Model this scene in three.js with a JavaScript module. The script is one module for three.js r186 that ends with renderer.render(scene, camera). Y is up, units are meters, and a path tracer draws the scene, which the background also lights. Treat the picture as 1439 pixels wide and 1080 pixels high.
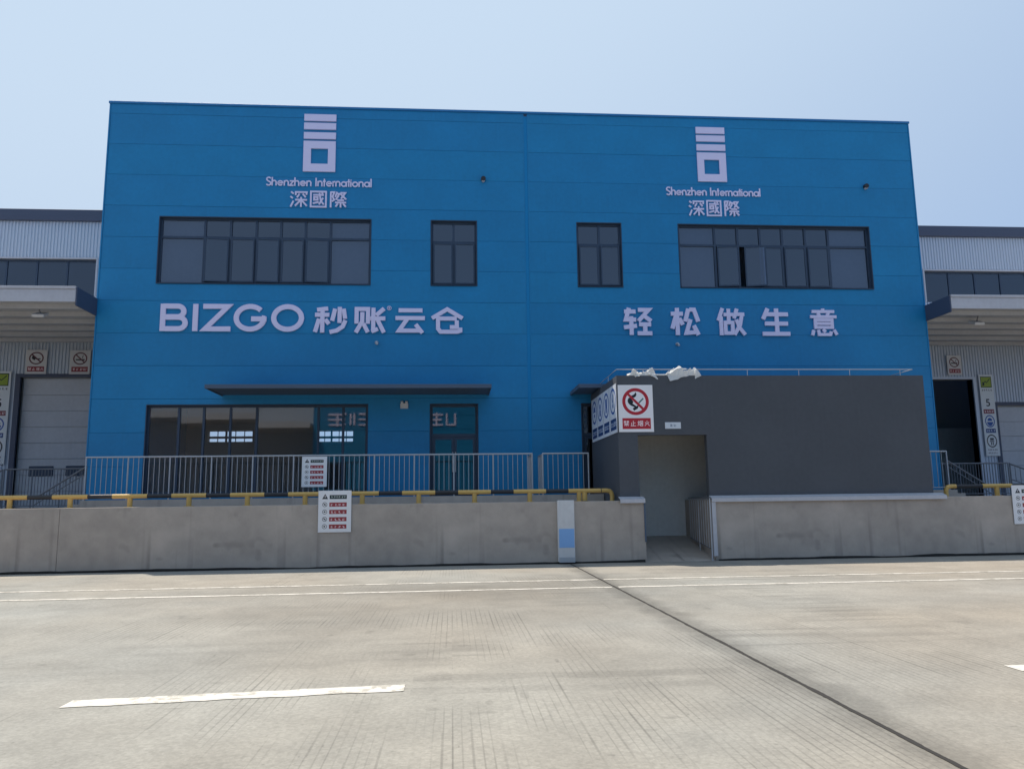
import * as THREE from 'three';
import { mergeGeometries } from 'three/addons/utils/BufferGeometryUtils.js';
import { RoundedBoxGeometry } from 'three/addons/geometries/RoundedBoxGeometry.js';

// ------------------------------------------------------------------ camera
const scene = new THREE.Scene();
const camera = new THREE.PerspectiveCamera(2 * Math.atan(540 / 1092) * 180 / Math.PI, 1024 / 768, 0.1, 600);
camera.position.set(0, 1.55, 19.6);
{
  const pitch = 8.55 * Math.PI / 180, roll = 0.75 * Math.PI / 180, yaw = 4.5 * Math.PI / 180;
  const fw = new THREE.Vector3(Math.sin(yaw) * Math.cos(pitch), Math.sin(pitch), -Math.cos(yaw) * Math.cos(pitch));
  const r0 = new THREE.Vector3(Math.cos(yaw), 0, Math.sin(yaw));
  const u0 = new THREE.Vector3().crossVectors(r0, fw);
  const r = r0.clone().multiplyScalar(Math.cos(roll)).addScaledVector(u0, -Math.sin(roll));
  const u = u0.clone().multiplyScalar(Math.cos(roll)).addScaledVector(r0, Math.sin(roll));
  camera.quaternion.setFromRotationMatrix(new THREE.Matrix4().makeBasis(r, u, fw.clone().negate()));
}
scene.add(camera);

// ------------------------------------------------------------------ sky and sun
const sunDir = new THREE.Vector3(-0.28, 1, -0.36).normalize();
{
  const w = 512, h = 256, d = new Float32Array(w * h * 4), v = new THREE.Vector3();
  for (let j = 0; j < h; j++) for (let i = 0; i < w; i++) {
    const el = ((j + 0.5) / h - 0.5) * Math.PI, az = ((i + 0.5) / w - 0.5) * 2 * Math.PI;
    v.set(Math.cos(el) * Math.cos(az), Math.sin(el), Math.cos(el) * Math.sin(az));
    const c = Math.max(-1, Math.min(1, v.dot(sunDir))), ang = Math.acos(c);
    const up = Math.max(0, v.y), t = 1 - Math.exp(-up * 2.4);
    let hz = Math.max(0, Math.min(1, (1.75 - ang) / 1.1)); hz = hz * hz * (3 - 2 * hz); // pale haze on the sun's side, clear blue away from it
    const au = 0.10 * Math.exp(-ang / 0.25);
    const cl = [0.225 - 0.16 * t, 0.34 - 0.20 * t, 0.55 - 0.25 * t], pa = [0.382 - 0.028 * t, 0.457 - 0.012 * t, 0.553];
    const base = cl.map((q, i_) => q + (pa[i_] - q) * hz);
    const k = (j * w + i) * 4;
    d[k] = base[0] + au * 1.0; d[k + 1] = base[1] + au * 0.97; d[k + 2] = base[2] + au * 0.92; d[k + 3] = 1;
    if (v.y < 0) { const g = Math.min(1, -v.y * 8); for (let q = 0; q < 3; q++) d[k + q] += (0.34 - d[k + q]) * g; }
  }
  const tex = new THREE.DataTexture(d, w, h, THREE.RGBAFormat, THREE.FloatType);
  tex.mapping = THREE.EquirectangularReflectionMapping; tex.magFilter = THREE.LinearFilter; tex.minFilter = THREE.LinearFilter;
  tex.wrapS = THREE.RepeatWrapping; tex.needsUpdate = true;
  scene.background = tex; scene.environment = tex;
}
const sun = new THREE.DirectionalLight(0xfff3e2, 3.6);
sun.position.copy(sunDir).multiplyScalar(90); sun.target.position.set(0, 0, 0);
sun.castShadow = true; sun.shadow.mapSize.set(4096, 4096); sun.shadow.radius = 1;
Object.assign(sun.shadow.camera, { left: -60, right: 60, top: 60, bottom: -60, near: 1, far: 220 });
scene.add(sun, sun.target);
const renderer = new THREE.WebGLRenderer({ antialias: true });
renderer.toneMapping = THREE.LinearToneMapping;
renderer.toneMappingExposure = 1.6;
renderer.shadowMap.enabled = true;

// ------------------------------------------------------------------ helpers
let seed = 20240;
function rnd() { seed = (seed + 0x6D2B79F5) | 0; let t = Math.imul(seed ^ (seed >>> 15), 1 | seed); t = (t + Math.imul(t ^ (t >>> 7), 61 | t)) ^ t; return ((t ^ (t >>> 14)) >>> 0) / 4294967296; }
const rr = (a, b) => a + (b - a) * rnd();
function hash(ix, iy, s) { let h = Math.imul(ix, 374761393) ^ Math.imul(iy, 668265263) ^ Math.imul(s, 1442695041); h = Math.imul(h ^ (h >>> 13), 1274126177); return ((h ^ (h >>> 16)) >>> 0) / 4294967296; }
// value noise that wraps every `p` cells
function noise(x, y, p, s) {
  const x0 = Math.floor(x), y0 = Math.floor(y), fx = x - x0, fy = y - y0;
  const m = q => ((q % p) + p) % p, sx = fx * fx * (3 - 2 * fx), sy = fy * fy * (3 - 2 * fy);
  const a = hash(m(x0), m(y0), s), b = hash(m(x0 + 1), m(y0), s), c = hash(m(x0), m(y0 + 1), s), d = hash(m(x0 + 1), m(y0 + 1), s);
  return a + (b - a) * sx + (c - a) * sy + (a - b - c + d) * sx * sy;
}
function fbm(u, v, p, oct, s) { let a = 0, k = 0.5, t = 0; for (let i = 0; i < oct; i++) { a += k * noise(u * p, v * p, p, s + i); t += k; k *= 0.5; p *= 2; } return a / t; }
function dataTex(n, fn, metres, srgb = true) {
  const d = new Uint8Array(n * n * 4);
  for (let j = 0; j < n; j++) for (let i = 0; i < n; i++) {
    const c = fn(i / n, j / n, i, j), k = (j * n + i) * 4;
    for (let q = 0; q < 3; q++) d[k + q] = Math.max(0, Math.min(255, Math.round((c.length ? c[q] : c) * 255)));
    d[k + 3] = 255;
  }
  const t = new THREE.DataTexture(d, n, n); t.wrapS = t.wrapT = THREE.RepeatWrapping; t.magFilter = THREE.LinearFilter; t.minFilter = THREE.LinearMipmapLinearFilter; t.generateMipmaps = true;
  if (srgb) t.colorSpace = THREE.SRGBColorSpace;
  t.repeat.set(1 / metres, 1 / metres); t.needsUpdate = true; return t;
}
const taken = {};
function numbered(n) { const k = taken[n] = (taken[n] ?? -1) + 1; return k ? `${n}_${String(k).padStart(3, '0')}` : n; }
function mesh(name, geo, mat, parent) {
  const m = new THREE.Mesh(Array.isArray(geo) ? merge(geo) : geo, mat); m.castShadow = m.receiveShadow = true;
  m.name = parent ? name : numbered(name); (parent || scene).add(m); return m;
}
function merge(list) { return mergeGeometries(list.map(g => { const q = g.index ? g.toNonIndexed() : g; for (const k of Object.keys(q.attributes)) if (!['position', 'normal', 'uv'].includes(k)) q.deleteAttribute(k); return q; })); }
function tag(o, label, category, group) { o.userData = { label, category }; if (group) o.userData.group = group; return o; }
function thing(name, label, category, pos = [0, 0, 0], group) { const g = new THREE.Group(); g.name = numbered(name); g.position.set(...pos); scene.add(g); return tag(g, label, category, group); }
function part(name, parent) { const g = new THREE.Group(); g.name = name; parent.add(g); return g; }
function struct(o) { o.userData.kind = 'structure'; return o; }
// texture coordinates in metres, taken from the face's own plane
function muv(g, off = 0) {
  if (g.index) g = g.toNonIndexed();
  if (!g.attributes.normal) g.computeVertexNormals();
  const p = g.attributes.position, n = g.attributes.normal, uv = new Float32Array(p.count * 2);
  for (let i = 0; i < p.count; i++) {
    const ax = Math.abs(n.getX(i)), ay = Math.abs(n.getY(i)), az = Math.abs(n.getZ(i));
    const [u, v] = ay >= ax && ay >= az ? [p.getX(i), p.getZ(i)] : az >= ax ? [p.getX(i), p.getY(i)] : [p.getZ(i), p.getY(i)];
    uv[2 * i] = u + off; uv[2 * i + 1] = v + off * 0.37;
  }
  g.setAttribute('uv', new THREE.BufferAttribute(uv, 2)); return g;
}
// box from corner to corner
function bx(x0, x1, y0, y1, z0, z1) { const g = new THREE.BoxGeometry(x1 - x0, y1 - y0, z1 - z0); g.translate((x0 + x1) / 2, (y0 + y1) / 2, (z0 + z1) / 2); return muv(g); }
function rb(x0, x1, y0, y1, z0, z1, r = 0.01) { const g = new RoundedBoxGeometry(x1 - x0, y1 - y0, z1 - z0, 2, r); g.translate((x0 + x1) / 2, (y0 + y1) / 2, (z0 + z1) / 2); return muv(g); }
function rod(a, b, r, n = 8) {
  const A = new THREE.Vector3(...a), B = new THREE.Vector3(...b), l = A.distanceTo(B);
  const g = new THREE.CylinderGeometry(r, r, l, n); g.translate(0, l / 2, 0);
  g.applyQuaternion(new THREE.Quaternion().setFromUnitVectors(new THREE.Vector3(0, 1, 0), B.clone().sub(A).normalize())); g.translate(...a); return g;
}
function tube(pts, r, n = 8, seg = 40) { return new THREE.TubeGeometry(new THREE.CatmullRomCurve3(pts.map(p => new THREE.Vector3(...p)), false, 'catmullrom', 0.3), seg, r, n, false); }
function wallShape(x0, x1, y0, y1, holes) {
  const s = new THREE.Shape([new THREE.Vector2(x0, y0), new THREE.Vector2(x1, y0), new THREE.Vector2(x1, y1), new THREE.Vector2(x0, y1)]);
  for (const [a, b, c, d] of holes) s.holes.push(new THREE.Path([new THREE.Vector2(a, c), new THREE.Vector2(a, d), new THREE.Vector2(b, d), new THREE.Vector2(b, c)]));
  return s;
}
function slab(shape, z0, z1) { const g = new THREE.ExtrudeGeometry(shape, { depth: z1 - z0, bevelEnabled: false }); g.translate(0, 0, z0); return muv(g); }

// ------------------------------------------------------------------ materials
const lin = (r, g, b) => new THREE.Color().setRGB(r, g, b);
const yardTex = dataTex(2048, (u, v) => {
  // brushed concrete: dirt in grooves cut every 6.5 cm across the yard, blotches, pores
  const a = fbm(u, v, 6, 5, 11), b = fbm(u, v, 40, 4, 31), f = hash(Math.floor(u * 2048), Math.floor(v * 2048), 5);
  let m = 0.89 + (a - 0.5) * 0.15 + (b - 0.5) * 0.12 + (f - 0.5) * 0.07;
  const st = fbm(u * 1, v, 3, 4, 77); m *= 1 - 0.10 * Math.max(0, st - 0.52) * 4;
  const wig = (noise(u * 24, v * 12, 24, 91) - 0.5) * 0.05;
  const ph = u * 246 + wig, g = Math.abs(ph - Math.round(ph));
  const row = Math.round(ph), on = fbm(u, v, 9, 3, 51) * 1.0 + noise(row * 0.37, v * 20, 4096, 8) * 0.42;
  if (g < 0.075) m *= 1 - 0.25 * Math.max(0, Math.min(1, (on - 0.60) * 2.6)) * (0.35 + 0.65 * hash(row, 3, 9));
  // oil drips, specks and pitting
  const sp = noise(u * 420, v * 420, 420, 71); if (sp > 0.95) m *= 1 - (sp - 0.95) * 4;
  m *= 1 + (noise(u * 700, v * 700, 700, 75) - 0.5) * 0.10;
  const dr = noise(u * 110, v * 110, 110, 73) * noise(u * 23, v * 23, 23, 74); if (dr > 0.80) m *= 0.93;
  // tyre scuffs running along the yard, and the ground-off old line beside the dash
  const ty = noise(u * 6, v * 150, 150, 81) * noise(u * 9, v * 9, 9, 82); m *= 1 - 0.11 * Math.max(0, ty - 0.42) * 2.2;
  const X = u * 16 > 8 ? u * 16 - 16 : u * 16, Zm = v * 16 + (noise(u * 40, v * 40, 40, 83) - 0.5) * 0.10;
  if (X > -0.35 && X < 2.6 && Zm > 12.22 && Zm < 12.46) m *= 0.94;
  if (X > -0.35 && X < 2.2 && Zm > 12.74 && Zm < 12.94) m *= 0.955;
  // grime that spread from the open joint
  const jx = (u * 16 - 2.93), jd = Math.abs(jx);
  if (jd < 0.5) { const e = fbm(u, v, 60, 3, 63) * 0.5; m *= 1 - 0.16 * Math.max(0, Math.min(1, (0.45 - jd - e * 0.5) * 4)); }
  const w = fbm(u, v, 5, 3, 141) - 0.5;
  return [m * (0.80 + w * 0.05), m * 0.785, m * (0.75 - w * 0.05)];
}, 16);
const dockTex = dataTex(1024, (u, v, i, j) => {
  const a = fbm(u, v, 5, 5, 210), b = fbm(u, v, 32, 4, 220), s = fbm(u * 1, v * 1, 24, 2, 231), run = noise(u * 90, v * 3, 90, 240) * noise(u * 30, v * 2, 30, 241), f = hash(i, j, 7);
  let m = 0.92 + (a - 0.5) * 0.17 + (b - 0.5) * 0.10 + (f - 0.5) * 0.05 - Math.max(0, run - 0.45) * 0.4 - Math.max(0, s - 0.74) * 0.6;
  return [m * 0.80, m * 0.775, m * 0.755];
}, 7);
const paintTex = dataTex(512, (u, v, i, j) => { const a = fbm(u, v, 4, 5, 310), b = fbm(u, v, 50, 3, 320) + (noise(u * 70, v * 2, 70, 330) - 0.5) * 0.5 * noise(u * 9, v * 5, 9, 331); const m = 0.9 + (a - 0.5) * 0.07 + (b - 0.5) * 0.05; return [m, m, m]; }, 4);
const wornTex = dataTex(1024, (u, v, i, j) => { // traffic paint worn through to the concrete in flecks
  const a = fbm(u, v, 14, 3, 410), b = fbm(u, v, 90, 3, 415), f = hash(i, j, 4), w = Math.max(0, Math.min(1, (a * 0.55 + b * 0.6 - 0.44 + (f - 0.5) * 0.16) * 7));
  return [0.77 + 0.19 * w, 0.755 + 0.195 * w, 0.72 + 0.205 * w]; }, 4);
const wavy = dataTex(256, (u, v) => { const a = fbm(u, v, 3, 3, 510); return [a, a, a]; }, 6, false);
const S = (color, roughness = 0.7, extra = {}) => new THREE.MeshStandardMaterial({ color, roughness, ...extra });
const M = {
  yard: S(lin(0.63, 0.612, 0.588), 0.9, { map: yardTex, vertexColors: true }),
  dock: S(lin(0.84, 0.78, 0.715), 0.9, { map: dockTex }),
  blue: S(lin(0.003, 0.258, 0.555), 0.55, { map: paintTex, bumpMap: wavy, bumpScale: 0.005 }),
  blueB: S(lin(0.003, 0.249, 0.54), 0.5, { map: paintTex, bumpMap: wavy, bumpScale: 0.006 }),
  blueC: S(lin(0.003, 0.266, 0.56), 0.6, { map: paintTex, bumpMap: wavy, bumpScale: 0.004 }),
  blueCap: S(lin(0.008, 0.16, 0.40), 0.45),
  core: S(lin(0.004, 0.24, 0.52), 0.8),
  frame: S(lin(0.032, 0.055, 0.095), 0.5),
  canopyGrey: S(lin(0.07, 0.105, 0.16), 0.6),
  white: S(lin(0.78, 0.78, 0.78), 0.5, { map: paintTex }),
  letter: S(lin(0.72, 0.68, 0.90), 0.45),
  kiosk: S(lin(0.092, 0.101, 0.118), 0.75, { map: paintTex }),
  kioskIn: S(lin(0.80, 0.80, 0.78), 0.85, { map: paintTex }),
  rail: S(lin(0.42, 0.44, 0.47), 0.42, { metalness: 0.25 }),
  railDark: S(lin(0.16, 0.17, 0.19), 0.5, { metalness: 0.3 }),
  yellow: S(lin(0.80, 0.50, 0.14), 0.5, { map: paintTex }),
  black: S(lin(0.022, 0.022, 0.025), 0.5),
  corr: S(lin(0.52, 0.57, 0.64), 0.45, { metalness: 0.2 }),
  eave: S(lin(0.06, 0.075, 0.12), 0.5),
  fascia: S(lin(0.62, 0.62, 0.66), 0.5, { map: paintTex }),
  soffit: S(lin(0.58, 0.59, 0.62), 0.8, { map: paintTex }),
  shutter: S(lin(0.66, 0.68, 0.72), 0.5, { map: paintTex }),
  inner: S(lin(0.30, 0.30, 0.30), 0.9),
  innerDark: S(lin(0.45, 0.46, 0.42), 0.9),
  floorTile: S(lin(0.2, 0.2, 0.2), 0.6),
  blind: S(lin(0.32, 0.29, 0.25), 0.9, { map: paintTex }),
  line: S(lin(0.66, 0.65, 0.63), 0.75, { map: wornTex }),
  tar: S(lin(0.022, 0.020, 0.018), 0.85),
  bluePaint: S(lin(0.22, 0.42, 0.74), 0.5),
  plastic: new THREE.MeshPhysicalMaterial({ color: lin(0.80, 0.80, 0.78), roughness: 0.9, transmission: 0.3, thickness: 0, side: THREE.DoubleSide }),
  steel: S(lin(0.5, 0.5, 0.5), 0.35, { metalness: 0.9 }),
  lampGlass: S(lin(0.75, 0.76, 0.76), 0.3),
  glass: new THREE.MeshPhysicalMaterial({ color: lin(0.34, 0.44, 0.62), roughness: 0.02, transmission: 1, thickness: 0, ior: 2.2 }),
  paneClear: new THREE.MeshPhysicalMaterial({ color: lin(0.94, 0.96, 0.96), roughness: 0.02, transmission: 1, thickness: 0, ior: 1.5 }),
  glassLow: new THREE.MeshPhysicalMaterial({ color: lin(0.80, 0.86, 0.92), roughness: 0.02, transmission: 1, thickness: 0, ior: 2.1 }),
  glassClear: new THREE.MeshPhysicalMaterial({ color: lin(0.26, 0.36, 0.60), roughness: 0.02, transmission: 1, thickness: 0, ior: 2.0 }),
};

// ------------------------------------------------------------------ strokes: letters as bands of even width
function band(pts, w, closed) {                       // outline of a polyline of width w
  pts = pts.filter((q, i) => !i || Math.hypot(q[0] - pts[i - 1][0], q[1] - pts[i - 1][1]) > 1e-5);
  const n = pts.length, L = [], R = [];
  for (let i = 0; i < n; i++) {
    const p = pts[i], a = closed ? pts[(i + n - 1) % n] : pts[Math.max(0, i - 1)], b = closed ? pts[(i + 1) % n] : pts[Math.min(n - 1, i + 1)];
    let d1 = [p[0] - a[0], p[1] - a[1]], d2 = [b[0] - p[0], b[1] - p[1]];
    const l1 = Math.hypot(...d1), l2 = Math.hypot(...d2);
    if (l1 < 1e-9) d1 = d2.map(q => q / l2); else d1 = d1.map(q => q / l1);
    if (l2 < 1e-9) d2 = d1; else d2 = d2.map(q => q / l2);
    let nx = -(d1[1] + d2[1]), ny = d1[0] + d2[0]; const nl = Math.hypot(nx, ny) || 1; nx /= nl; ny /= nl;
    const c = Math.max(0.42, nx * -d1[1] + ny * d1[0]), k = w / 2 / c;
    L.push([p[0] + nx * k, p[1] + ny * k]); R.push([p[0] - nx * k, p[1] - ny * k]);
  }
  return [L, R];
}
function strokesGeo(strokes, w, map, depth, z) {     // strokes in a 100 x 100 box, y down; map -> metres
  const out = [];
  strokes.forEach((st, i) => {
    const closed = st.closed, pts = (st.p || st).map(map), [L, R] = band(pts, (st.w || w), closed);
    const V = a => a.map(q => new THREE.Vector2(q[0], q[1]));
    let s;
    if (closed) {
      const area = a => a.reduce((t, q, k) => { const r = a[(k + 1) % a.length]; return t + q[0] * r[1] - r[0] * q[1]; }, 0);
      const [o, h] = Math.abs(area(L)) > Math.abs(area(R)) ? [L, R] : [R, L];
      s = new THREE.Shape(V(o)); s.holes.push(new THREE.Path(V(h)));
    } else s = new THREE.Shape(V(L.concat(R.slice().reverse())));
    const g = new THREE.ExtrudeGeometry(s, { depth: depth + i * 0.0016, bevelEnabled: false }); g.translate(0, 0, z); out.push(g);
  });
  return merge(out);
}
const C = (...p) => ({ p: p, closed: true });
const arc = (cx, cy, rx, ry, a0, a1, n = 14) => Array.from({ length: n + 1 }, (_, i) => { const a = (a0 + (a1 - a0) * i / n) * Math.PI / 180; return [cx + rx * Math.cos(a), cy + ry * Math.sin(a)]; });
const ring = (cx, cy, rx, ry, n = 24) => ({ p: arc(cx, cy, rx, ry, 0, 360 - 360 / n, n - 1), closed: true });
const G = {
  miao: [[[44, 7], [10, 12]], [[4, 31], [48, 31]], [[27, 10], [27, 99]], [[17, 46], [5, 97]], [[36, 48], [47, 66]], [[66, 8], [57, 54]], [[80, 1], [80, 62]], [[92, 8], [97, 46]], [[98, 52], [90, 76], [72, 91], [50, 97]]],
  zhang: [[[8, 64], [8, 8], [44, 8], [44, 64]], [[26, 20], [26, 62]], [[25, 58], [6, 98]], [[30, 64], [44, 97]], [[61, 3], [61, 96]], [[95, 6], [70, 32]], [[51, 44], [99, 44]], [[73, 46], [95, 98]], [[56, 94], [76, 84]]],
  yun: [[[12, 12], [90, 12]], [[2, 42], [98, 42]], [[40, 46], [14, 90], [82, 90]], [[68, 66], [90, 99]]],
  cang: [[[2, 42], [50, 7], [98, 42]], [[80, 50], [80, 76], [58, 76]], [[80, 43], [21, 43], [21, 82], [29, 94], [82, 94], [91, 90], [91, 78]]],
  qing: [[[4, 15], [44, 15]], [[21, 2], [9, 44], [45, 44]], [[28, 32], [28, 99]], [[2, 72], [47, 66]], [[53, 9], [90, 9], [53, 49]], [[70, 28], [98, 49]], [[55, 61], [97, 61]], [[76, 61], [76, 92]], [[49, 93], [100, 93]]],
  song: [[[1, 22], [44, 22]], [[23, 1], [23, 99]], [[18, 30], [4, 76]], [[30, 38], [42, 62]], [[64, 4], [51, 50]], [[68, 7], [84, 7], [98, 50]], [[70, 42], [54, 91], [92, 88]], [[81, 64], [97, 98]]],
  zuo: [[[21, 1], [4, 46]], [[14, 30], [14, 99]], [[24, 24], [60, 24]], [[42, 3], [42, 50]], C([29, 53], [55, 53], [55, 91], [29, 91]), [[73, 3], [61, 38]], [[68, 23], [99, 23]], [[90, 24], [82, 62], [60, 97]], [[69, 42], [80, 72], [99, 97]]],
  sheng: [[[24, 1], [6, 40]], [[18, 22], [95, 22]], [[12, 56], [93, 56]], [[54, 1], [54, 92]], [[2, 93], [99, 93]]],
  yi: [[[50, 0], [50, 10]], [[8, 11], [92, 11]], [[30, 14], [36, 28]], [[70, 14], [64, 28]], [[1, 30], [99, 30]], C([19, 42], [81, 42], [81, 69], [19, 69]), [[20, 55], [80, 55]], [[11, 79], [5, 98]], [[28, 78], [30, 95], [72, 95], [76, 84]], [[45, 76], [54, 86]], [[86, 78], [96, 96]]],
  shen: [[[5, 8], [20, 19]], [[2, 36], [16, 46]], [[4, 97], [20, 62]], [[32, 28], [32, 10], [96, 10], [94, 26]], [[54, 20], [40, 42]], [[73, 20], [90, 40]], [[30, 56], [98, 56]], [[64, 40], [64, 98]], [[60, 60], [30, 92]], [[68, 60], [98, 92]]],
  guo: [C([6, 5], [94, 5], [94, 95], [6, 95]), [[19, 25], [82, 25]], C([25, 38], [46, 38], [46, 54], [25, 54]), [[18, 76], [52, 67]], [[56, 13], [64, 60], [82, 82]], [[77, 42], [54, 82]], [[68, 12], [77, 18]]],
  ji: [[[8, 4], [8, 98]], [[8, 7], [28, 7], [18, 34], [28, 52], [15, 62]], [[44, 5], [34, 36]], [[41, 16], [58, 16], [38, 52]], [[46, 28], [54, 36]], [[64, 11], [92, 11], [68, 46]], [[64, 17], [98, 50]], [[46, 55], [86, 55]], [[34, 69], [98, 69]], [[66, 69], [66, 98]], [[50, 76], [37, 94]], [[80, 76], [97, 94]]],
  jin: [[[3, 15], [47, 15]], [[25, 2], [25, 48]], [[23, 18], [5, 42]], [[28, 20], [44, 38]], [[53, 15], [97, 15]], [[75, 2], [75, 48]], [[73, 18], [56, 40]], [[78, 20], [96, 40]], [[20, 55], [80, 55]], [[5, 69], [95, 69]], [[50, 69], [50, 98]], [[32, 76], [15, 95]], [[68, 76], [85, 95]]],
  zhi: [[[50, 4], [50, 92]], [[50, 42], [88, 42]], [[20, 38], [20, 92]], [[2, 93], [98, 93]]],
  yan: [[[8, 24], [14, 44]], [[42, 18], [34, 42]], [[25, 5], [25, 50], [6, 96]], [[27, 58], [44, 86]], C([54, 10], [95, 10], [95, 94], [54, 94]), [[60, 40], [90, 40]], [[75, 22], [73, 50], [62, 80]], [[76, 54], [89, 80]]],
  huo: [[[16, 28], [26, 54]], [[84, 24], [70, 50]], [[50, 4], [48, 50], [8, 96]], [[52, 50], [94, 96]]],
  B: [[[9, 100], [9, 0]], [[9, 8.5], [62, 8.5], ...arc(62, 28, 22, 19.5, -80, 80, 10), [62, 47.5], [18, 47.5]], [[18, 49.5], [66, 49.5], ...arc(66, 70.5, 25, 21, -80, 80, 10), [66, 91.5], [18, 91.5]]],
  I: [[[50, 0], [50, 100]]],
  Z: [[[3, 8.5], [88, 8.5], [12, 91.5], [99, 91.5]]],
  G: [[...arc(49, 50, 41, 42, -42, -358, 30), [92, 52]], [[52, 54], [97, 54]]],
  O: [ring(50, 50, 41.5, 42, 36)],
};
// thin geometric lettering; each entry: [advance, strokes], x in units of cap height x 100
const T = {
  S: [58, [[...arc(30, 25, 21, 21, -30, -260, 10), ...arc(28, 74, 23, 22, -80, 150, 10)]]],
  h: [56, [[[6, 0], [6, 100]], [[6, 62], ...arc(26, 62, 20, 22, -180, 0, 10), [46, 100]]]],
  e: [66, [[[12, 68], [54, 68], ...arc(32, 69, 24, 25, -10, -320, 16)]]],
  n: [56, [[[6, 38], [6, 100]], [[6, 62], ...arc(26, 62, 20, 22, -180, 0, 10), [46, 100]]]],
  z: [50, [[[4, 42], [42, 42], [6, 95], [44, 95]]]],
  I: [22, [[[8, 0], [8, 100]]]],
  t: [30, [[[14, 10], [14, 100]], [[0, 40], [28, 40]]]],
  r: [30, [[[6, 38], [6, 100]], [[6, 60], ...arc(24, 62, 18, 20, -180, -80, 6)]]],
  a: [66, [ring(30, 69, 24, 26, 18), [[56, 38], [56, 100]]]],
  i: [18, [[[6, 38], [6, 100]], [[6, 16], [6, 26]]]],
  o: [66, [ring(31, 69, 25, 26, 18)]],
  l: [18, [[[6, 0], [6, 100]]]],
  ' ': [34, []],
};
function glyph(key, x0, x1, y0, y1, w, parent, z, depth = 0.045, name = 'character', mat = M.letter) {
  const map = ([a, b]) => [x0 + (x1 - x0) * a / 100, y1 - (y1 - y0) * b / 100];
  return mesh(name, strokesGeo(G[key], w, map, depth, z), mat, parent);
}
function lineOf(text, x0, x1, base, cap, w, parent, z) {
  let total = 0; for (const c of text) total += T[c][0];
  const k = (x1 - x0) / total; let x = x0;
  for (const c of text) {
    const [adv, st] = T[c], x_ = x;
    if (st.length) mesh('letter', strokesGeo(st, w, ([a, b]) => [x_ + a * k, base + cap * (1 - b / 100)], 0.03, z), M.letter, parent);
    x += adv * k;
  }
}

// ------------------------------------------------------------------ ground
function yardSlab(x0, x1, z0, z1) {
  const nx = Math.round((x1 - x0) / 0.8), nz = Math.round((z1 - z0) / 0.8);
  const g = new THREE.PlaneGeometry(x1 - x0, z1 - z0, nx, nz); g.rotateX(-Math.PI / 2); g.translate((x0 + x1) / 2, 0, (z0 + z1) / 2);
  const p = g.attributes.position, uv = g.attributes.uv, col = new Float32Array(p.count * 3);
  for (let i = 0; i < p.count; i++) {
    const x = p.getX(i), z = p.getZ(i); uv.setXY(i, x, z);
    const m = 0.95 + (fbm(x / 64 + 0.5, z / 64 + 0.5, 6, 5, 601) - 0.5) * 0.26 + (fbm(x / 300 + 0.5, z / 24, 40, 3, 640) - 0.5) * 0.16, w = (fbm(x / 64, z / 64, 7, 3, 621) - 0.5) * 0.16;
    col[3 * i] = m * (1 + w); col[3 * i + 1] = m; col[3 * i + 2] = m * (1 - w * 0.8);
  }
  g.setAttribute('color', new THREE.BufferAttribute(col, 3)); return g;
}
struct(mesh('yard_slab', yardSlab(-70, 2.924, -70, 80), M.yard));
struct(mesh('yard_slab', yardSlab(2.936, 75, -70, 80), M.yard));
{ // sealing compound in the joint, ragged and overflowing
  const n = 420, P = [], I = [];
  for (let i = 0; i <= n; i++) {
    const z = 0.02 + i / n * 19, l = 0.013 + 0.016 * (noise(z * 5, 0.5, 4096, 1) - 0.3) + 0.006 * rnd(), r = 0.015 + 0.018 * (noise(z * 4, 4.5, 4096, 2) - 0.3) + 0.006 * rnd();
    P.push(2.93 - l, 0.004, z, 2.93 + r, 0.004, z);
    if (i < n) { const a = 2 * i; I.push(a, a + 2, a + 1, a + 1, a + 2, a + 3); }
  }
  const g = new THREE.BufferGeometry(); g.setAttribute('position', new THREE.Float32BufferAttribute(P, 3)); g.setIndex(I); g.computeVertexNormals();
  struct(mesh('expansion_joint', [muv(g)], M.tar));
  struct(mesh('joint_bed', bx(2.80, 3.06, -0.05, -0.012, -4, 70), M.tar));
}
function marking(name, x0, x1, zA, zB, w) { // worn line with uneven edges
  const n = Math.max(8, Math.round((x1 - x0) / 0.12)), P = [], I = [], uv = [];
  for (let i = 0; i <= n; i++) {
    const t = i / n, x = x0 + (x1 - x0) * t, z = zA + (zB - zA) * t, e1 = (rnd() - 0.5) * 0.03, e2 = (rnd() - 0.5) * 0.03;
    P.push(x, 0.005, z - w / 2 + e1, x, 0.005, z + w / 2 + e2); uv.push(x, z - w / 2, x, z + w / 2);
    if (i < n) { const a = 2 * i; I.push(a, a + 1, a + 2, a + 2, a + 1, a + 3); }
  }
  const g = new THREE.BufferGeometry(); g.setAttribute('position', new THREE.Float32BufferAttribute(P, 3)); g.setAttribute('uv', new THREE.Float32BufferAttribute(uv, 2)); g.setIndex(I); g.computeVertexNormals();
  return struct(mesh(name, g, M.line));
}
marking('lane_line', -45, 2.87, 4.15, 4.05, 0.13); marking('lane_line', 2.99, 48, 4.05, 4.5, 0.13);
marking('lane_line', -45, 2.87, 5.62, 5.42, 0.13); marking('lane_line', 2.99, 48, 5.42, 5.7, 0.13);
marking('lane_dash', -3.06, -0.40, 12.86, 12.66, 0.23); marking('lane_dash', 5.05, 7.8, 12.66, 12.6, 0.23); marking('lane_dash', -11.2, -8.5, 13.0, 12.9, 0.19);

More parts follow.
